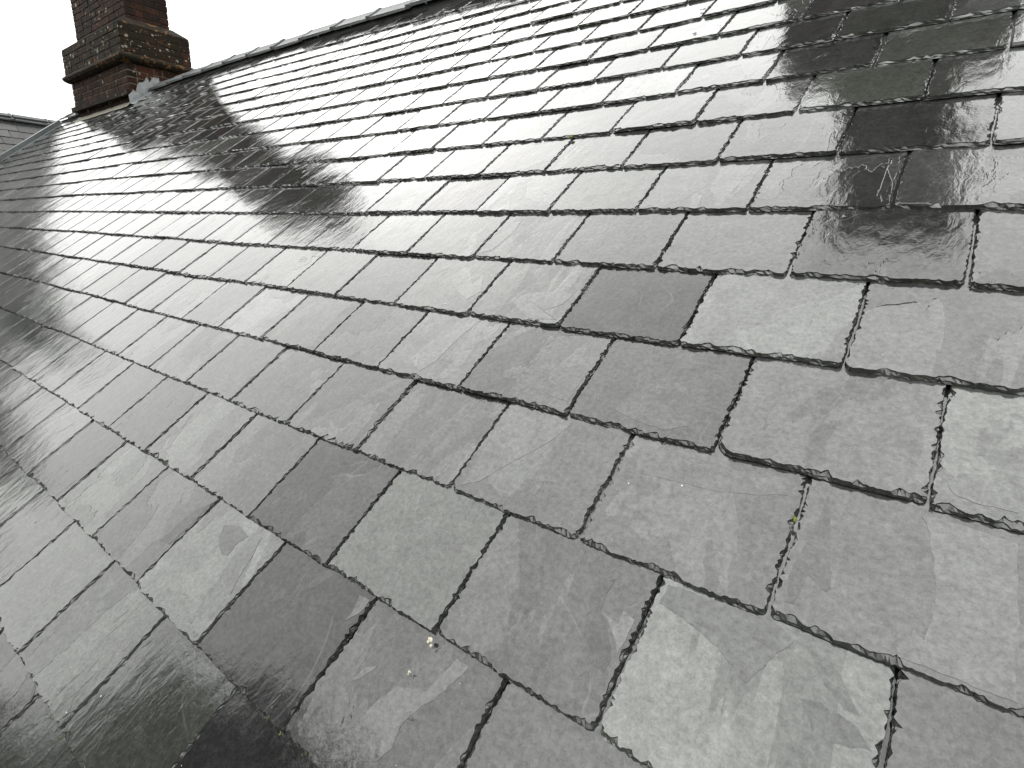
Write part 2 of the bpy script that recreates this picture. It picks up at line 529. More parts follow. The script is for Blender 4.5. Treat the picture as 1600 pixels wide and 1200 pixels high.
# look of single slates in the near field: (course, place in the course) -> (tone, hue)
LOOK = {(2, 1): (-.05, .1), (-1, 2): (-.12, .0), (-1, 1): (.72, .95), (1, 1): (.26, .4), (1, 0): (.36, .4), (1, -1): (.50, .2),
        (1, -2): (.85, .7), (0, 0): (.55, .5), (-1, 0): (.42, .35), (-1, -1): (.70, .85), (0, -1): (.66, .55), (0, 1): (.58, .6),
        (0, 2): (.45, .4), (0, 3): (.42, .35), (-2, 2): (.0, .05), (-2, 1): (.40, .4), (-2, 3): (.64, .75), (-2, 4): (.50, .25),
        (-3, 1): (.02, .1), (-3, 3): (.55, .8), (-3, 2): (.55, .85), (2, 2): (.40, .7), (2, 3): (.66, .75), (2, 0): (.66, .6),
        (2, -1): (.62, .15), (3, 0): (.62, .4), (6, 0): (1.15, .95), (7, 0): (.04, .3), (7, -1): (.95, .85), (5, -1): (.30, .4),
        (6, 1): (.25, .4), (8, 0): (.6, .8), (1, 3): (.30, .15), (1, 2): (.70, .6), (-1, 3): (.5, .2), (-2, 0): (.5, .5), (4, 0): (.45, .5), (4, 1): (.6, .5), (5, 0): (.30, .4), (5, 1): (.35, .5), (5, 2): (.5, .5), (6, 2): (.55, .5), (3, 1): (.5, .6), (3, 2): (.35, .4), (3, 3): (.7, .7)}

AXES = np.column_stack([[1, 0, 0], UPS, NRM])
F_PX = LENS / 36 * 1600
# cleft layers left standing on single near slates: outline as rays from the camera, change of tone, thickness in mm
FLAKES = {
 (-1, 0): [([(942, 957), (966, 975), (975, 955), (996, 971), (985, 1000), (965, 1022), (960, 997), (952, 975)], .55, .5),
           ([(935, 908), (923, 930), (916, 970), (916, 1015), (928, 1040), (942, 1052), (955, 1030), (950, 975), (938, 955), (950, 925), (962, 905)], -.12, .5)],
 (0, -1): [([(1440, 806), (1450, 827), (1459, 876), (1462, 925), (1456, 970), (1444, 1002), (1427, 983), (1418, 1015), (1400, 1011), (1402, 1030), (1470, 1062), (1590, 1108), (1590, 850), (1500, 820)], .28, .5),
           ([(1296, 772), (1298, 921), (1291, 925), (1279, 914), (1262, 899), (1240, 944), (1225, 940), (1234, 895), (1259, 850), (1285, 797)], -.22, .3)],
 (-1, -1): [([(1030, 942), (1060, 960), (1120, 1010), (1165, 1068), (1212, 1022), (1242, 1000), (1210, 972), (1060, 918), (1044, 914)], -.06, .7),
            ([(1251, 1092), (1282, 1097), (1340, 1137), (1362, 1175), (1300, 1162), (1267, 1140)], -.24, .3),
            ([(1262, 1012), (1300, 1035), (1325, 1080), (1345, 1120), (1318, 1108), (1288, 1070)], -.16, .3)],
 (-2, 1): [([(495, 1170), (550, 1140), (590, 1095), (620, 1072), (640, 1075), (665, 1082), (700, 1045), (715, 1029), (733, 1042), (695, 1080), (655, 1107), (625, 1135), (612, 1170), (588, 1190), (500, 1196)], .55, .4),
           ([(545, 1066), (572, 1042), (590, 1040), (570, 1055)], .5, .3)],
 (-2, 2): [([(562, 930), (580, 939), (565, 957), (550, 964), (539, 970), (550, 957), (558, 942)], .75, .5)],
 (0, 1): [([(800, 640), (892, 664), (860, 690), (800, 722), (745, 753), (722, 758), (755, 705)], .35, .4),
          ([(830, 765), (846, 742), (862, 745), (868, 755), (850, 752), (835, 775)], .2, .4)],
 (-2, 3): [([(342, 842), (350, 820), (375, 822), (388, 838), (370, 850), (355, 868), (345, 865)], -.2, .4),
           ([(352, 915), (362, 880), (385, 855), (410, 840), (398, 862), (375, 900), (360, 930)], .12, .4)],
 (2, 2): [([(800, 472), (820, 460), (857, 455), (895, 460), (880, 475), (850, 485), (870, 500), (825, 498)], .45, .4)],
 (-2, 4): [([(250, 845), (300, 800), (332, 785), (318, 805), (290, 830), (265, 850)], -.35, .5)],
 (1, -2): [([(1480, 752), (1500, 738), (1560, 748), (1592, 765), (1592, 802), (1520, 785), (1490, 772)], .4, .4)],
 (1, 1): [([(840, 553), (855, 549), (868, 560), (880, 575), (905, 570), (920, 580), (890, 628), (860, 618), (870, 600), (855, 575)], .35, .3)],
 (1, 2): [([(640, 560), (690, 520), (735, 490), (760, 495), (720, 525), (680, 565), (655, 580)], .3, .4)],
 (2, 3): [([(705, 440), (722, 415), (735, 422), (738, 445), (755, 430), (752, 455), (730, 468), (715, 455)], .3, .4)],
 (3, 2): [([(745, 398), (790, 352), (815, 345), (800, 365), (770, 390)], .35, .4)],
 (1, 0): [([(960, 640), (985, 615), (1010, 612), (1050, 640), (1075, 665), (1040, 672), (1000, 660)], .15, .3)],
 (0, 0): [([(960, 700), (1040, 700), (1150, 735), (1245, 748), (1235, 775), (1120, 768), (1000, 740)], .14, .3)],
}
NEAR = {}


def frame_at(a, b, tilt, roll, yaw):
    """Slate axes on the bowed roof at (a, b): columns right, up the slope, out."""
    e_ = 0.12
    r_ = roof_pt(a - e_, b) - roof_pt(a + e_, b)
    u_ = roof_pt(a, b + e_) - roof_pt(a, b - e_ * 0.2)
    r_ /= np.linalg.norm(r_)
    u_ = u_ - r_ * (u_ @ r_)
    u_ /= np.linalg.norm(u_)
    n_ = np.cross(r_, u_)
    R0 = np.column_stack([r_, u_, n_])

    def rx(q): c, s = math.cos(q), math.sin(q); return np.array([[1, 0, 0], [0, c, -s], [0, s, c]])

    def ry(q): c, s = math.cos(q), math.sin(q); return np.array([[c, 0, s], [0, 1, 0], [-s, 0, c]])

    def rz(q): c, s = math.cos(q), math.sin(q); return np.array([[c, -s, 0], [s, c, 0], [0, 0, 1]])
    return R0 @ rz(yaw) @ ry(roll) @ rx(-tilt)


CH_FAR = (-10.10, -8.10, 2.345, 3.05)      # shaft of the chimney in view: x0, x1, y0, y1
CH_NEAR = (-0.75, 0.13, 2.345, 3.05)       # its twin above the top edge of the photograph
X_END = -11.22                             # the roof stops at the metal flashing

roof = tag(empty('slate_roof'), 'wet dark grey slate roof slope running up to its ridge', 'roof')

random.seed(5)
todo = []
for r in range(-8, 16):
    off = 0.5 if r % 2 else 0.0
    for k in range(-9, 48):
        a0, a1 = (k + off) * WID, (k + 1 + off) * WID
        if -a0 < X_END + 0.03: continue
        a1 = min(a1, -X_END)
        b = r * G
        xm, ym = -(a0 + a1) / 2, (b + 0.1) * CT
        if any(c[0] - 0.02 < xm < c[1] + 0.02 and ym > c[2] - 0.02 for c in (CH_FAR, CH_NEAR)): continue
        area = 0.0
        ns = 5
        for i in range(ns):
            for j in range(ns):
                q0 = roof_pt(a0 + (i + .5) / ns * (a1 - a0), b + (j + .5) / ns * G)
                p0 = project(q0)
                if p0 is None or not (0 <= p0[0] <= 1600 and 0 <= p0[1] <= 1200): continue
                p1 = project(q0 + np.array([0.01, 0, 0]))
                p2 = project(q0 + 0.01 * UPS)
                if p1 is None or p2 is None: continue
                area += abs((p1[0] - p0[0]) * (p2[1] - p0[1]) - (p1[1] - p0[1]) * (p2[0] - p0[0])) / 1e-4 * (a1 - a0) * G / ns ** 2
        dist = np.linalg.norm(roof_pt((a0 + a1) / 2, b) - CAM_LOC)
        todo.append((area, r, k, a0, a1, b, dist))
todo.sort(key=lambda q: -q[0])
mass = MB()
mass_uv = []
for i, (area, r, k, a0, a1, b, dist) in enumerate(todo):
    rs = np.random.default_rng(1000 * (r + 20) + k + 77)
    single = i < 298 and area > 0
    tone, hue = LOOK.get((r, k), (float(np.clip(rs.normal(0.5, 0.19), 0, 1)), float(rs.random())))
    thick = rs.uniform(0.0073, 0.0093)
    ds = float(np.clip(2.4 * dist / 540.0, 0.0026, 0.05)) if single else 0.06
    if area == 0: ds = 0.2
    g_ = 0.0010 + min(0.0026, max(0.0, dist - 1.4) * 0.0011)
    gl, gr = g_ + rs.uniform(0, 0.0014), g_ + rs.uniform(0, 0.0014)
    width = a1 - a0 - gl - gr
    length = min(2.35 * G, 3.30 - b)
    lift = max(0.0, rs.normal(0, 0.0008)) + (0.002 if rs.random() < 0.07 else 0.0)
    tilt = TAU + lift / 0.3 + rs.normal(0, 0.004)
    roll = rs.normal(0, 0.0026)
    yaw = rs.normal(0, 0.0015)
    tail = rs.normal(0, 0.0014)
    R = frame_at((a0 + a1) / 2, b + 0.1, tilt, roll, yaw)
    base = roof_pt(a1 - gl, b + tail, -0.0045 + lift)
    mid = roof_pt((a0 + a1) / 2, b + tail, -0.0045 + lift)
    base = mid - R[:, 0] * width / 2
    bev = min(0.0042, max(0.0, (dist - 0.9) * 0.0018))
    V, F, at, uv = slate_geo(width, length, thick, ds, rs, tone, hue, bev)
    if single:
        V = V - np.array([width / 2, 0, 0])
        so = obj('slate', mesh('slate', V, F, M_SLATE, at, uv), roof, mid, R)
        if (r, k) in FLAKES: NEAR[r, k] = (so, mid, R, thick, width, tone, hue)
    else:
        mass.add((V @ R.T) + base, F, **at)
        mass_uv.append(uv)
o = obj('slates_beyond', mass.make('slates_beyond', M_SLATE, uvs=np.vstack(mass_uv)), roof)
tag(o, kind='stuff')

def flakes_on(key):
    so, mid, R, thick, width, tone, hue = NEAR[key]
    rs = np.random.default_rng(abs(key[0] * 31 + key[1] * 7) + 5)
    for px, dt, mm in FLAKES[key]:
        pl = []
        for (x, y) in px:
            dr = R.T @ (CAM_ROT @ np.array([(x - 800) / F_PX, -(y - 600) / F_PX, -1.0]))
            o_ = R.T @ (CAM_LOC - mid)
            q = o_ + dr * ((thick - o_[2]) / dr[2])
            pl.append([min(max(q[0], -width / 2 + 0.007), width / 2 - 0.007), max(q[1], 0.009)])
        fine_ = []
        for i in range(len(pl)):
            a_, b_ = np.array(pl[i]), np.array(pl[(i + 1) % len(pl)])
            n_ = max(1, int(np.linalg.norm(b_ - a_) / 0.005))
            t_ = (b_ - a_) / (np.linalg.norm(b_ - a_) + 1e-9)
            w_ = 0.0
            for j in range(n_):
                w_ = 0.6 * w_ + rs.normal(0, 0.0006)
                fine_.append(a_ + (b_ - a_) * j / n_ + np.array([-t_[1], t_[0]]) * w_ * (j > 0))
        n_ = len(fine_)
        V = [(p[0], p[1], thick + mm / 1000) for p in fine_] + [(p[0], p[1], thick - 0.0005) for p in fine_]
        area = sum(fine_[i][0] * fine_[(i + 1) % n_][1] - fine_[(i + 1) % n_][0] * fine_[i][1] for i in range(n_))
        idx = list(range(n_)) if area > 0 else list(range(n_ - 1, -1, -1))
        F = [tuple(idx)] + [(idx[i], idx[i] + n_, idx[(i + 1) % n_] + n_, idx[(i + 1) % n_]) for i in range(n_)]
        at = {'tone': [float(np.clip(tone + dt, 0, 1.3))] * (2 * n_), 'hue': [hue] * (2 * n_), 'edge': [0.0] * (2 * n_), 'seed': [1.4] * (2 * n_)}
        ofs = rs.uniform(0, 50, 2)
        obj('flake', mesh('flake', V, F, M_SLATE, at, [(v[0] + ofs[0], v[1] + ofs[1]) for v in V]), so)


for key_ in NEAR: flakes_on(key_)

# boarding under the slates, and the slope behind the ridge
d = MB()
na, nb = 50, 16
av = np.linspace(X_END + 0.02, 2.2, na)
bv = np.linspace(-1.6, B_RIDGE, nb)
d.add([roof_pt(-x, q, -0.028) for x in av for q in bv],
      [(i * nb + j, (i + 1) * nb + j, (i + 1) * nb + j + 1, i * nb + j + 1) for i in range(na - 1) for j in range(nb - 1)])
obj('boarding', d.make('boarding', M_DECK), roof)
d = MB()
zr = [roof_pt(-x, B_RIDGE, -0.02)[2] for x in av]
vv = []
for x, z in zip(av, zr):
    vv += [(x, Y_RIDGE, z + 0.01), (x, Y_RIDGE + 3.4, z - 3.4 * ST / CT)]
d.add(vv, [(2 * i, 2 * i + 2, 2 * i + 3, 2 * i + 1) for i in range(na - 1)], tone=0.5, hue=0.5, edge=0.0, seed=0.3)
obj('rear_slope', d.make('rear_slope', M_SLATE, uvs=[(v[0], v[1]) for v in d.v]), roof)


# ------------------------------------------------------------------ ridge tiles
def ridge_geo(L, half=0.168, drop_a=TH, th=0.016, rs=None):
    """An angular ridge tile along x, apex at z=0, wings falling both ways, a rolled lip at one end."""
    m = MB()
    prof = []
    r = 0.035
    for s in (-1, 1):
        pass
    ang = drop_a
    outer, inner = [], []
    yb, zb = half * math.cos(ang), -half * math.sin(ang)
    seq = [(-yb, zb), (-yb * 0.55, zb * 0.55 - 0.002)]
    for i in range(7):
        q = -ang + 2 * ang * i / 6
        seq.append((r * math.sin(q) * 0.9, -r * (1 - math.cos(q)) - 0.004))
    seq += [(yb * 0.55, zb * 0.55 - 0.002), (yb, zb)]
    n = len(seq)

    def ring(x, grow):
        o_ = [(x, y * (1 + grow * 0.5) + 0.0, z + grow * 0.06) for y, z in seq]
        i_ = [(x, y * 0.99, z - th) for y, z in seq]
        return o_ + i_[::-1]
    xs = [(0, 0.0), (0.008, 0.06), (L - 0.045, 0.0), (L - 0.04, 0.16), (L - 0.006, 0.16), (L - 0.002, 0.05)]
    V = []
    for x, g in xs: V += ring(x, g)
    N2 = 2 * n
    F = []
    for k in range(len(xs) - 1):
        for i in range(N2):
            j = (i + 1) % N2
            F.append((k * N2 + i, k * N2 + j, (k + 1) * N2 + j, (k + 1) * N2 + i))
    F.append(tuple(range(N2 - 1, -1, -1)))
    F.append(tuple((len(xs) - 1) * N2 + i for i in range(N2)))
    m.add(V, F)
    return m


RT = 0.463
ridge_me = ridge_geo(RT - 0.011).make('ridge_tile', M_RIDGE)


def ridge_z(x):
    return roof_pt(-x, 3.25)[2] + (Y_RIDGE - 3.25 * CT) * ST / CT


rs = np.random.default_rng(3)
edges = [(CH_FAR[1] + 0.01, CH_NEAR[0] - 0.01), (CH_NEAR[1] + 0.01, 2.2), (X_END - 0.35, CH_FAR[0] - 0.01)]
for x0, x1 in edges:
    # joints fall where the photograph has them: at x = -6.539 + n * RT
    j0 = math.floor((x0 + 6.539) / RT)
    for j in range(j0, 40):
        xa = -6.539 + j * RT
        if xa >= x1: break
        lo, hi = max(xa, x0), min(xa + RT, x1)
        if hi - lo < 0.05: continue
        zc = ridge_z(lo) + 0.066
        zd = ridge_z(hi) + 0.066
        me = ridge_me if hi - lo > RT - 0.01 else ridge_geo(hi - lo - 0.011).make('ridge_tile', M_RIDGE)
        o = obj('ridge_tile', me, roof, (lo + 0.003, Y_RIDGE + rs.normal(0, 0.003), zc + rs.normal(0, 0.002)))
        o.rotation_euler = (rs.normal(0, 0.012), -math.atan2(zd - zc, hi - lo) + rs.normal(0, 0.004), rs.normal(0, 0.006))
# dark bedding that shows below the lower edge of the ridge tiles
d = MB()
for x0, x1 in edges:
    n = max(2, int((x1 - x0) / 0.25))
    xs = np.linspace(x0, x1, n)
    V = []
    for x in xs:
        z = ridge_z(x)
        for y_, dz in ((-0.105, 0.0), (-0.105, 0.046), (0.105, 0.046), (0.105, 0.0)):
            V.append((x, Y_RIDGE + y_, z - abs(y_) * ST / CT + dz - 0.012))
    F = []
    for i in range(n - 1):
        for j in range(4):
            F.append((i * 4 + j, i * 4 + (j + 1) % 4, (i + 1) * 4 + (j + 1) % 4, (i + 1) * 4 + j))
    F += [(0, 1, 2, 3), tuple((n - 1) * 4 + j for j in (3, 2, 1, 0))]
    d.add(V, F)
obj('ridge_bedding', d.make('ridge_bedding', M_DECK), roof)


# ------------------------------------------------------------------ chimneys
def brick_mesh(l, dpt, h, tone, rs, m):
    """A worn brick: box with knocked corners; centre at origin."""
    v, b = [], 0.006
    for z in (-h / 2, h / 2):
        for (x, y) in ((-1, -1), (1, -1), (1, 1), (-1, 1)):
            v.append((x * (l / 2 - rs.uniform(0, 0.002)), y * (dpt / 2 - rs.uniform(0, 0.002)), z + rs.normal(0, 0.001)))
    t = [(p[0] * (1 - b * 2 / l), p[1] * (1 - b * 2 / dpt), p[2] + (0.004 if p[2] > 0 else -0.004)) for p in v]
    V = v + t
    F = [(0, 1, 5, 4), (1, 2, 6, 5), (2, 3, 7, 6), (3, 0, 4, 7),
         (12, 13, 14, 15), (11, 10, 9, 8),
         (4, 5, 13, 12), (5, 6, 14, 13), (6, 7, 15, 14), (7, 4, 12, 15),
         (1, 0, 8, 9), (2, 1, 9, 10), (3, 2, 10, 11), (0, 3, 11, 8)]
    return mesh('brick', V, F, m, {'tone': [tone] * 16})


_rb = np.random.default_rng(11)
BR = {}
for key, ln in (('s', 0.215), ('h', 0.1025)):
    for cap_ in (0, 1):
        BR[key, cap_] = [brick_mesh(ln, 0.1025, 0.060, float(_rb.random()), _rb, M_BRICK_CAP if cap_ else M_BRICK) for _ in range(7)]


def fit_course(L, start_half, rs):
    """(centre, length scale, kind) of bricks alternating stretcher and header over a length L."""
    out, x, s = [], 0.0, not start_half
    seq = []
    while x < L - 0.03:
        ln = 0.215 if s else 0.1025
        seq.append((x, ln, 's' if s else 'h'))
        x += ln + 0.010
        s = not s
    k = (L + 0.010) / x
    return [((a_ + ln / 2) * k, k, kd) for a_, ln, kd in seq]


def moulding(x0, x1, y0, y1, prof):
    """A run of moulding round a rectangle: prof is (outset, z) going up."""
    m = MB()
    V, F = [], []
    for o_, z in prof: V += [(x0 - o_, y0 - o_, z), (x1 + o_, y0 - o_, z), (x1 + o_, y1 + o_, z), (x0 - o_, y1 + o_, z)]
    for i in range(len(prof) - 1):
        for j in range(4):
            F.append((i * 4 + j, i * 4 + (j + 1) % 4, (i + 1) * 4 + (j + 1) % 4, (i + 1) * 4 + j))
    F.append((3, 2, 1, 0))
    n = (len(prof) - 1) * 4
    F.append((n, n + 1, n + 2, n + 3))
    m.add(V, F)
    return m


def build_chimney(box, z_top, label, seen):
    x0, x1, y0, y1 = box
    cx, cy = (x0 + x1) / 2, (y0 + y1) / 2
    zb = 1.55
    ch = tag(empty('brick_chimney', (cx, cy, zb)), label, 'chimney')
    loc = lambda x, y, z: (x - cx, y - cy, z - zb)
    rs = np.random.default_rng(int(abs(x0) * 100))
    core, sooty, rest = MB(), MB(), MB()
    # zones: z0, z1, outset of the face from the shaft, material slot
    zones = [(1.60, 1.955, -0.022, 0), (2.014, 2.315, 0.0, 0), (2.42, 2.735, 0.045, 1), (2.735, z_top - 0.90, -0.11, 0),
             (z_top - 0.90, z_top - 0.75, -0.05, 0), (z_top - 0.75, z_top - 0.52, 0.01, 0), (z_top - 0.52, z_top, 0.05, 0)]
    n_single = 0
    for z0, z1, o_, cp in zones:
        X0, X1, Y0, Y1 = x0 - o_, x1 + o_, y0 - o_, y1 + o_
        n = max(1, int(round((z1 - z0) / 0.0745)))
        hh = (z1 - z0) / n
        r_ = 0.007
        (core if z0 < 2.3 else sooty).box(*[c for p in zip(loc(X0 + r_, Y0 + r_, z0), loc(X1 - r_, Y1 - r_, z1)) for c in p])
        for c in range(n):
            z = z0 + (c + 0.5) * hh
            for face in range(4):
                L = (X1 - X0) if face in (0, 2) else (Y1 - Y0)
                # side faces sit between the bricks of the front and back ones
                if face in (1, 3): L -= 2 * 0.1125
                for (p_, k, kd) in fit_course(L, (c + face) % 2, rs):
                    if face == 0: pos, rz_ = (X0 + p_, Y0 + 0.05125, z), 0
                    elif face == 2: pos, rz_ = (X0 + p_, Y1 - 0.05125, z), math.pi
                    elif face == 1: pos, rz_ = (X1 - 0.05125, Y0 + 0.1125 + p_, z), math.pi / 2
                    else: pos, rz_ = (X0 + 0.05125, Y0 + 0.1125 + p_, z), -math.pi / 2
                    pos = np.array(pos) + np.array([rs.normal(0, 0.0015), rs.normal(0, 0.0015), 0])
                    me = BR[kd, cp][int(rs.integers(7))]
                    px = project(pos)
                    show = (seen and face in (0, 1) and px is not None and -4 < px[1] < 200 and 0 < px[0] < 330 and n_single < 296
                            and (pos[2] > roof_pt(-pos[0], pos[1] / CT)[2] - 0.06 or pos[1] > Y_RIDGE))
                    if show:
                        n_single += 1
                        o = obj('brick', me, ch, loc(*pos))
                        o.rotation_euler = (0, 0, rz_ + rs.normal(0, 0.006))
                        o.scale = (k, 1, hh / 0.0745)
                    else:
                        cs, sn = math.cos(rz_), math.sin(rz_)
                        b_ = [(v.co[0] * k, v.co[1], v.co[2] * hh / 0.0745) for v in me.vertices]
                        b_ = [(x * cs - y * sn + pos[0] - cx, x * sn + y * cs + pos[1] - cy, q + pos[2] - zb) for x, y, q in b_]
                        rest.add(b_, [tuple(f.vertices) for f in me.polygons], tone=me.attributes['tone'].data[0].value)
    obj('mortar', core.make('mortar', M_MORTAR), ch)
    obj('mortar', sooty.make('mortar', M_MORTAR_DARK), ch)
    if seen:
        o = obj('bricks_out_of_sight', rest.make('bricks_out_of_sight', M_BRICK), ch)
    else:
        o = obj('brickwork', rest.make('brickwork', M_BRICK), ch)
    tag(o, kind='stuff')
    s = lambda m: [(v[0] - cx, v[1] - cy, v[2] - zb) for v in m.v]
    # string course, drip moulding under the cap, sloped weathering above it, crown
    for nm, prof, mt in (('string_course', [(-0.02, 1.950), (0.038, 1.953), (0.042, 2.008), (0.004, 2.022)], M_BRICK_CAP),
                         ('drip_moulding', [(0.0, 2.315), (0.030, 2.325), (0.062, 2.345), (0.080, 2.372), (0.078, 2.392), (0.050, 2.420)], M_DRIP),
                         ('weathering', [(0.043, 2.735), (0.034, 2.750), (-0.085, 2.835), (-0.112, 2.842)], M_DRIP),
                         ('crown', [(0.04, z_top), (0.06, z_top + 0.02), (0.03, z_top + 0.06), (-0.15, z_top + 0.10)], M_FILLET)):
        m = moulding(x0, x1, y0, y1, prof)
        m.v = s(m)
        if mt is M_BRICK_CAP: m.at['tone'] = [0.3] * len(m.v)
        obj(nm, m.make(nm, mt), ch)
    # lead: a stepped upstand on the side face and a skirt on the slates; cement fillet along the front
    for sd_ in (1,) if seen else (1, -1):
        X = (x1 if sd_ > 0 else x0)
        m = MB()
        ya = np.linspace(y0 - 0.03, Y_RIDGE + 0.02, 14)
        V, F = [], []
        rs2 = np.random.default_rng(4)
        for i, y in enumerate(ya):
            zs = roof_pt(-(X + sd_ * 0.1), min(y, Y_RIDGE - 0.02) / CT)[2] + 0.012
            hgt = 0.11 + 0.028 * (i % 3) / 2 + (0.04 if 3 < i < 9 else 0)
            fold = 0.012 * math.sin(i * 2.1)
            for (ox, dz) in ((0.040, hgt + rs2.uniform(-.01, .01)), (0.052, 0.07), (0.058 + fold * .3, 0.022), (0.12 + fold * 0.3, 0.012 + abs(fold) * 0.5),
                             (0.19 + fold, 0.006 + abs(fold) * .8), (0.195 + fold, -0.004)):
                V.append((X + sd_ * ox - cx, y - cy, zs + dz - zb))
        q = 6
        for i in range(len(ya) - 1):
            for j in range(q - 1):
                f_ = (i * q + j, i * q + j + 1, (i + 1) * q + j + 1, (i + 1) * q + j)
                F.append(f_ if sd_ > 0 else f_[::-1])
        m.add(V, F)
        me = m.make('lead_flashing', M_LEAD)
        o = obj('lead_flashing', me, ch)
        md = o.modifiers.new('thickness', 'SOLIDIFY')
        md.thickness = 0.003
    m = MB()
    xs = np.linspace(x0 - 0.01, x1 + 0.01, 24)
    V, F = [], []
    rs2 = np.random.default_rng(8)
    for x in xs:
        b_ = (y0 + 0.02) / CT
        p1 = roof_pt(-x, b_ - 0.055 - rs2.uniform(0, 0.02), 0.006)
        p2 = roof_pt(-x, b_, 0.0)
        V += [(x - cx, p1[1] - cy, p1[2] - zb), (x - cx, y0 + 0.018 - cy, p2[2] + 0.035 + rs2.uniform(0, 0.012) - zb), (x - cx, y0 + 0.06 - cy, p2[2] + 0.03 - zb),
              (x - cx, y0 + 0.06 - cy, p2[2] - 0.03 - zb)]
    for i in range(len(xs) - 1):
        for j in range(3):
            F.append((i * 4 + j, (i + 1) * 4 + j, (i + 1) * 4 + j + 1, i * 4 + j + 1))
    m.add(V, F)
    obj('cement_fillet', m.make('cement_fillet', M_FILLET), ch)
    return ch


build_chimney(CH_FAR, 4.88, 'weathered dark red brick chimney with lichen spots astride the far end of the slate ridge', True)
build_chimney(CH_NEAR, 5.45, 'second brick chimney on the ridge, mirrored dark in the wet slates at upper right', False)

# ------------------------------------------------------------------ metal flashing at the far end
fl = MB()
ys = np.linspace(-1.3, 2.44, 20)
V, F = [], []
for y in ys:
    z = roof_pt(-X_END, y / CT)[2]
    for dx, dz in ((0.085, 0.010), (0.005, 0.018), (0.0, 0.085), (-0.03, 0.095), (-0.035, 0.02)):
        V.append((X_END + dx - 0.02, y, z + dz))
for i in range(len(ys) - 1):
    for j in range(4):
        F.append((i * 5 + j, i * 5 + j + 1, (i + 1) * 5 + j + 1, (i + 1) * 5 + j))
fl.add(V, F)
for k_ in (0, (len(ys) - 1) * 5):
    fl.f.append(tuple(k_ + j for j in range(5)))
tag(obj('verge_flashing', fl.make('verge_flashing', M_ZINC)), 'pale grey metal flashing strip along the far left edge of the slate roof', 'flashing')

# ------------------------------------------------------------------ the cross wing beyond
WX, WZ = -12.20, 2.03
wing = tag(empty('cross_wing_roof', (WX, 0, WZ)), 'grey slate roof of the cross wing at far left beyond the metal flashing', 'roof')
W_AX = np.column_stack([[0, 1, 0], [-CT, 0, ST], [ST, 0, CT]])      # right, up the slope, out


def wing_pt(y, s, off=0.0):
    """s metres down from the ridge."""
    return np.array([CT * s + ST * off, y, -ST * s + CT * off])


WY0, WY1 = -4.4, 2.75
wm, wuv = MB(), []
wn = 0
for r in range(0, 16):
    s_tail = 0.20 + r * 0.19
    n = int((WY1 - WY0) / 0.275) + 2
    for k in range(n):
        ya = WY0 + (k - (0.5 if r % 2 else 0.0)) * 0.275
        ya_, yb_ = max(ya, WY0), min(ya + 0.275, WY1)
        if yb_ - ya_ < 0.05: continue
        rs = np.random.default_rng(9000 + r * 100 + k)
        ctr = wing_pt((ya_ + yb_) / 2, s_tail - 0.09) + np.array([WX, 0, WZ])
        px = project(ctr)
        shown = px is not None and -15 < px[0] < 100 and 185 < px[1] < 250
        width = yb_ - ya_ - 0.004
        Vg, Fg, at, uv = slate_geo(width, min(0.42, s_tail - 0.02), rs.uniform(0.006, 0.008), 0.03 if shown else 0.15, rs,
                                   float(np.clip(rs.normal(.5, .15), 0, 1)), float(rs.random()) * .6)
        t_ = 0.034 + rs.normal(0, 0.004)
        c_, s_ = math.cos(-t_), math.sin(-t_)
        R = W_AX @ np.array([[1, 0, 0], [0, c_, -s_], [0, s_, c_]])
        base = wing_pt((ya_ + yb_) / 2, s_tail + rs.normal(0, 0.002), 0.008)
        if shown:
            Vg = Vg - np.array([width / 2, 0, 0])
            obj('slate', mesh('slate', Vg, Fg, M_SLATE_DRY, at, uv), wing, base, R)
            wn += 1
        else:
            wm.add((Vg - np.array([width / 2, 0, 0])) @ R.T + base, Fg, **at)
            wuv.append(uv)
tag(obj('slates_beyond', wm.make('slates_beyond', M_SLATE_DRY, uvs=np.vstack(wuv)), wing), kind='stuff')
d = MB()
S_ = 3.3
d.add([wing_pt(WY0, 0, -.02), wing_pt(WY1, 0, -.02), wing_pt(WY1, S_, -.02), wing_pt(WY0, S_, -.02),
       wing_pt(WY0, 0, -.02) * [-1, 1, 1], wing_pt(WY1, 0, -.02) * [-1, 1, 1], wing_pt(WY1, S_, -.02) * [-1, 1, 1], wing_pt(WY0, S_, -.02) * [-1, 1, 1]],
      [(0, 3, 2, 1), (4, 5, 6, 7), (0, 4, 7, 3), (1, 2, 6, 5)])
obj('boarding', d.make('boarding', M_DECK), wing)
y = WY0
while y < WY1 - 0.05:
    L = min(RT, WY1 - y)
    me = ridge_me if L > RT - 0.01 else ridge_geo(L - 0.011).make('ridge_tile', M_RIDGE)
    o = obj('ridge_tile', me, wing, (0, y, 0.066))
    o.rotation_euler = (0, 0, math.pi / 2)
    y += RT
d = MB()
d.box(-0.11, 0.11, WY0, WY1, -0.10, 0.015)
obj('ridge_bedding', d.make('ridge_bedding', M_DECK), wing)

# ------------------------------------------------------------------ walls below, ground, tree
d = MB()
d.box(X_END - 0.1, 2.2, -1.1, 6.0, -5.0, -1.12)
tag(obj('house_wall', d.make('house_wall', M_WALL)), 'red brick house wall standing below the slate roof', 'wall')
d = MB()
d.box(WX - 2.5, X_END - 0.2, WY0 + 0.1, 2.6, -5.0, -0.3)
tag(obj('wing_wall', d.make('wing_wall', M_WALL)), 'red brick wall of the cross wing below its slates', 'wall')
d = MB()
d.add([(-600, -600, -5), (600, -600, -5), (600, 600, -5), (-600, 600, -5)], [(0, 1, 2, 3)])
tag(obj('ground', d.make('ground', M_GROUND)), kind='structure')


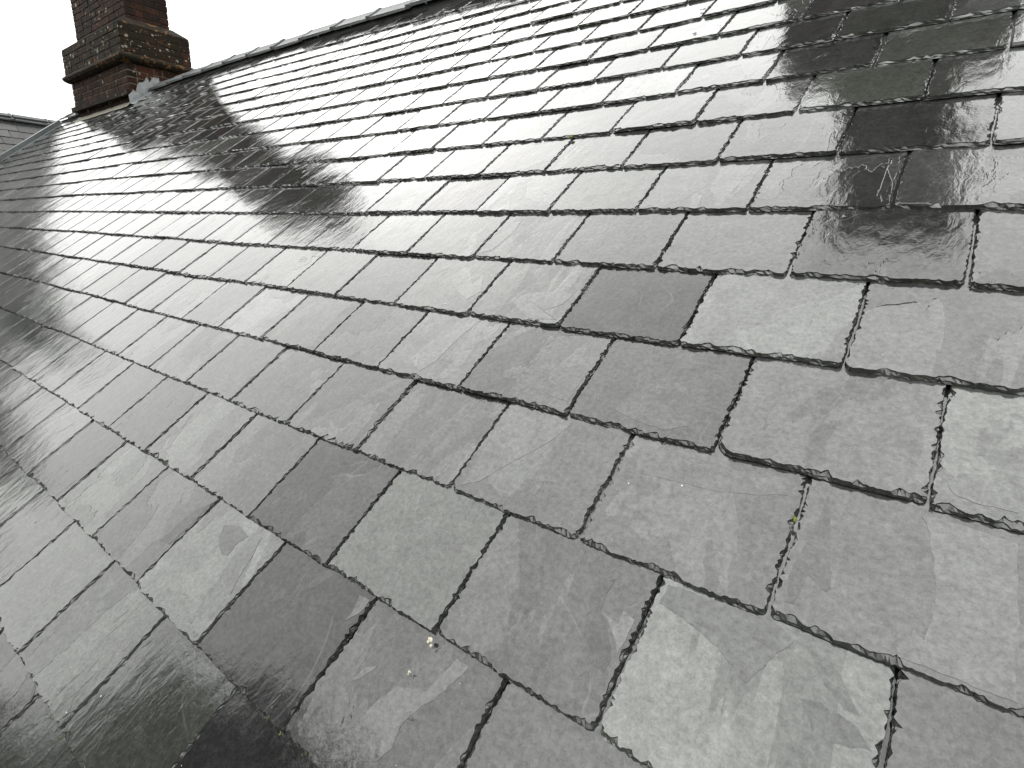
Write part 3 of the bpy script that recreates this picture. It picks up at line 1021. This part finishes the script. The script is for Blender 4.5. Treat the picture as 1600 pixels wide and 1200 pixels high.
def tree(base, height, crown_r, label, seed):
    rs = np.random.default_rng(seed)
    t = tag(empty('evergreen_tree', base), label, 'tree')
    tr = MB()

    def limb(p, q, r0, r1, n=7):
        p, q = np.array(p, float), np.array(q, float)
        dr = (q - p) / np.linalg.norm(q - p)
        s = np.cross(dr, [0.3, 0.9, 0.1])
        s /= np.linalg.norm(s)
        u = np.cross(dr, s)
        V = [c + r * (math.cos(6.283 * i / n) * s + math.sin(6.283 * i / n) * u) for c, r in ((p, r0), ((p + q) / 2 + rs.normal(0, .05, 3), (r0 + r1) / 2), (q, r1)) for i in range(n)]
        F = [(k * n + i, k * n + (i + 1) % n, (k + 1) * n + (i + 1) % n, (k + 1) * n + i) for k in range(2) for i in range(n)]
        tr.add(V, F)
    limb((0, 0, 0), (0, 0, height * 0.92), 0.28, 0.04)
    lv = MB()
    V, F = [], []
    for b_ in range(110):
        z = height * rs.uniform(0.25, 0.95)
        rr = crown_r * math.sqrt(max(0.02, 1 - ((z / height - 0.62) / 0.40) ** 2)) * rs.uniform(0.75, 1.05)
        an = rs.uniform(0, 6.283)
        tip = np.array([rr * math.cos(an), rr * math.sin(an), z + rs.uniform(-.2, .5)])
        limb((0, 0, z * 0.9), tip, 0.06, 0.01, 5)
        for _ in range(330):
            f_ = rs.random() ** 0.6
            c = np.array([0, 0, z * 0.9]) * (1 - f_) + tip * f_ + rs.normal(0, 0.26, 3)
            u = rs.normal(0, 1, 3); u /= np.linalg.norm(u)
            w = np.cross(u, rs.normal(0, 1, 3)); w /= np.linalg.norm(w)
            L, B = rs.uniform(0.10, 0.20), rs.uniform(0.04, 0.08)
            i = len(V)
            V += [c - u * L, c + w * B, c + u * L, c - w * B]
            F.append((i, i + 1, i + 2, i + 3))
    lv.add(V, F)
    obj('trunk', tr.make('trunk', M_BARK), t)
    tag(obj('crown', lv.make('crown', M_LEAF), t), kind='stuff')


tree((-6.35, -6.8, -5.0), 10.8, 3.0, 'dark evergreen tree beyond the eaves, mirrored in the lower left slates', 21)
tree((-20.0, -2.2, -5.0), 9.5, 4.7, 'tall evergreen tree rising behind the cross wing, mirrored along the left edge of the roof', 22)


# ------------------------------------------------------------------ small things lying on the slates
def surf_of_pixel(px, py, off=0.006):
    f = LENS / 36 * 1600
    dr = CAM_ROT @ np.array([(px - 800) / f, -(py - 600) / f, -1.0])
    h = 0.0
    for _ in range(12):
        s = (h - NRM @ CAM_LOC) / (NRM @ dr)
        P = CAM_LOC + s * dr
        h = bow(-P[0], P @ UPS) + off
    return P


def clump(name, px, py, size, n, m, label, cat, flat=0.35, seed=0, group=None):
    rs = np.random.default_rng(seed)
    P = surf_of_pixel(px, py)
    b = MB()
    ico = [(0, 0, 1), (0.89, 0, 0.45), (0.28, 0.85, 0.45), (-0.72, 0.53, 0.45), (-0.72, -0.53, 0.45), (0.28, -0.85, 0.45), (0.72, 0.53, -0.45),
           (-0.28, 0.85, -0.45), (-0.89, 0, -0.45), (-0.28, -0.85, -0.45), (0.72, -0.53, -0.45), (0, 0, -1)]
    fc = [(0, 1, 2), (0, 2, 3), (0, 3, 4), (0, 4, 5), (0, 5, 1), (1, 6, 2), (2, 7, 3), (3, 8, 4), (4, 9, 5), (5, 10, 1), (6, 7, 2), (7, 8, 3),
          (8, 9, 4), (9, 10, 5), (10, 6, 1), (11, 7, 6), (11, 8, 7), (11, 9, 8), (11, 10, 9), (11, 6, 10)]
    for _ in range(n):
        c = rs.normal(0, size * 0.5, 2)
        r = size * rs.uniform(0.2, 0.5)
        b.add([AXES @ np.array([c[0] + v[0] * r * rs.uniform(.7, 1.2), c[1] + v[1] * r * rs.uniform(.7, 1.2), v[2] * r * flat]) for v in ico], fc)
    tag(obj(name, b.make(name, m), None, P), label, cat, group)


clump('moss_tuft', 1243, 812, 0.0045, 6, M_MOSS, 'tiny yellow green moss tuft in the joint left of the big pale slate', 'moss', 0.9, 1)
clump('moss_tuft', 893, 213, 0.010, 5, M_MOSS, 'small green moss tuft under a slate edge in the bright upper area', 'moss', 0.9, 2)
clump('bird_dropping', 673, 998, 0.0055, 9, M_DROP, 'cream bird dropping just under a slate corner near the bottom', 'dropping', 0.3, 3)
clump('bird_dropping', 640, 1050, 0.0035, 5, M_DROP, 'smaller cream dropping splash below the larger one', 'dropping', 0.3, 4)
clump('moss_tuft', 439, 1146, 0.003, 4, M_MOSS, 'tiny yellow moss tuft at the lowest left slate corner', 'moss', 0.9, 5)
M_OLIVE = stone_like('olive_moss', (0.075, 0.068, 0.028), (0.040, 0.038, 0.016), 250.0)
for i_, (x_, y_, w_) in enumerate(((25, 1015, 'topmost olive moss tuft on the lowest slate edge at far left'),
                                   (48, 1058, 'olive moss tuft second from the top on the lowest left slate edge'),
                                   (62, 1088, 'olive moss tuft third from the top on the lowest left slate edge'),
                                   (78, 1120, 'olive moss tuft fourth from the top on the lowest left slate edge'),
                                   (96, 1152, 'olive moss tuft fifth from the top on the lowest left slate edge'),
                                   (110, 1184, 'olive moss tuft lowest of the row on the far left slate edge'),
                                   (418, 1122, 'olive moss tuft just above the yellow one at the dark slate corner'),
                                   (478, 1176, 'olive moss tuft below the yellow one on the dark slate edge'))):
    clump('moss_tuft', x_, y_, 0.0038, 5, M_OLIVE, w_, 'moss', 0.8, 40 + i_, 'moss tufts along the lower left slate edges')
clump('leaf_scrap', 1101, 14, 0.016, 4, M_LEAFBIT, 'black leaf scraps near the top edge, topmost of the dark bits', 'leaf scrap', 0.2, 6)
clump('leaf_scrap', 1085, 52, 0.013, 3, M_LEAFBIT, 'long black leaf scrap lying on a bright upper slate', 'leaf scrap', 0.2, 7)
clump('leaf_scrap', 1126, 38, 0.009, 2, M_LEAFBIT, 'small black leaf scrap to the right of the long one', 'leaf scrap', 0.2, 8)
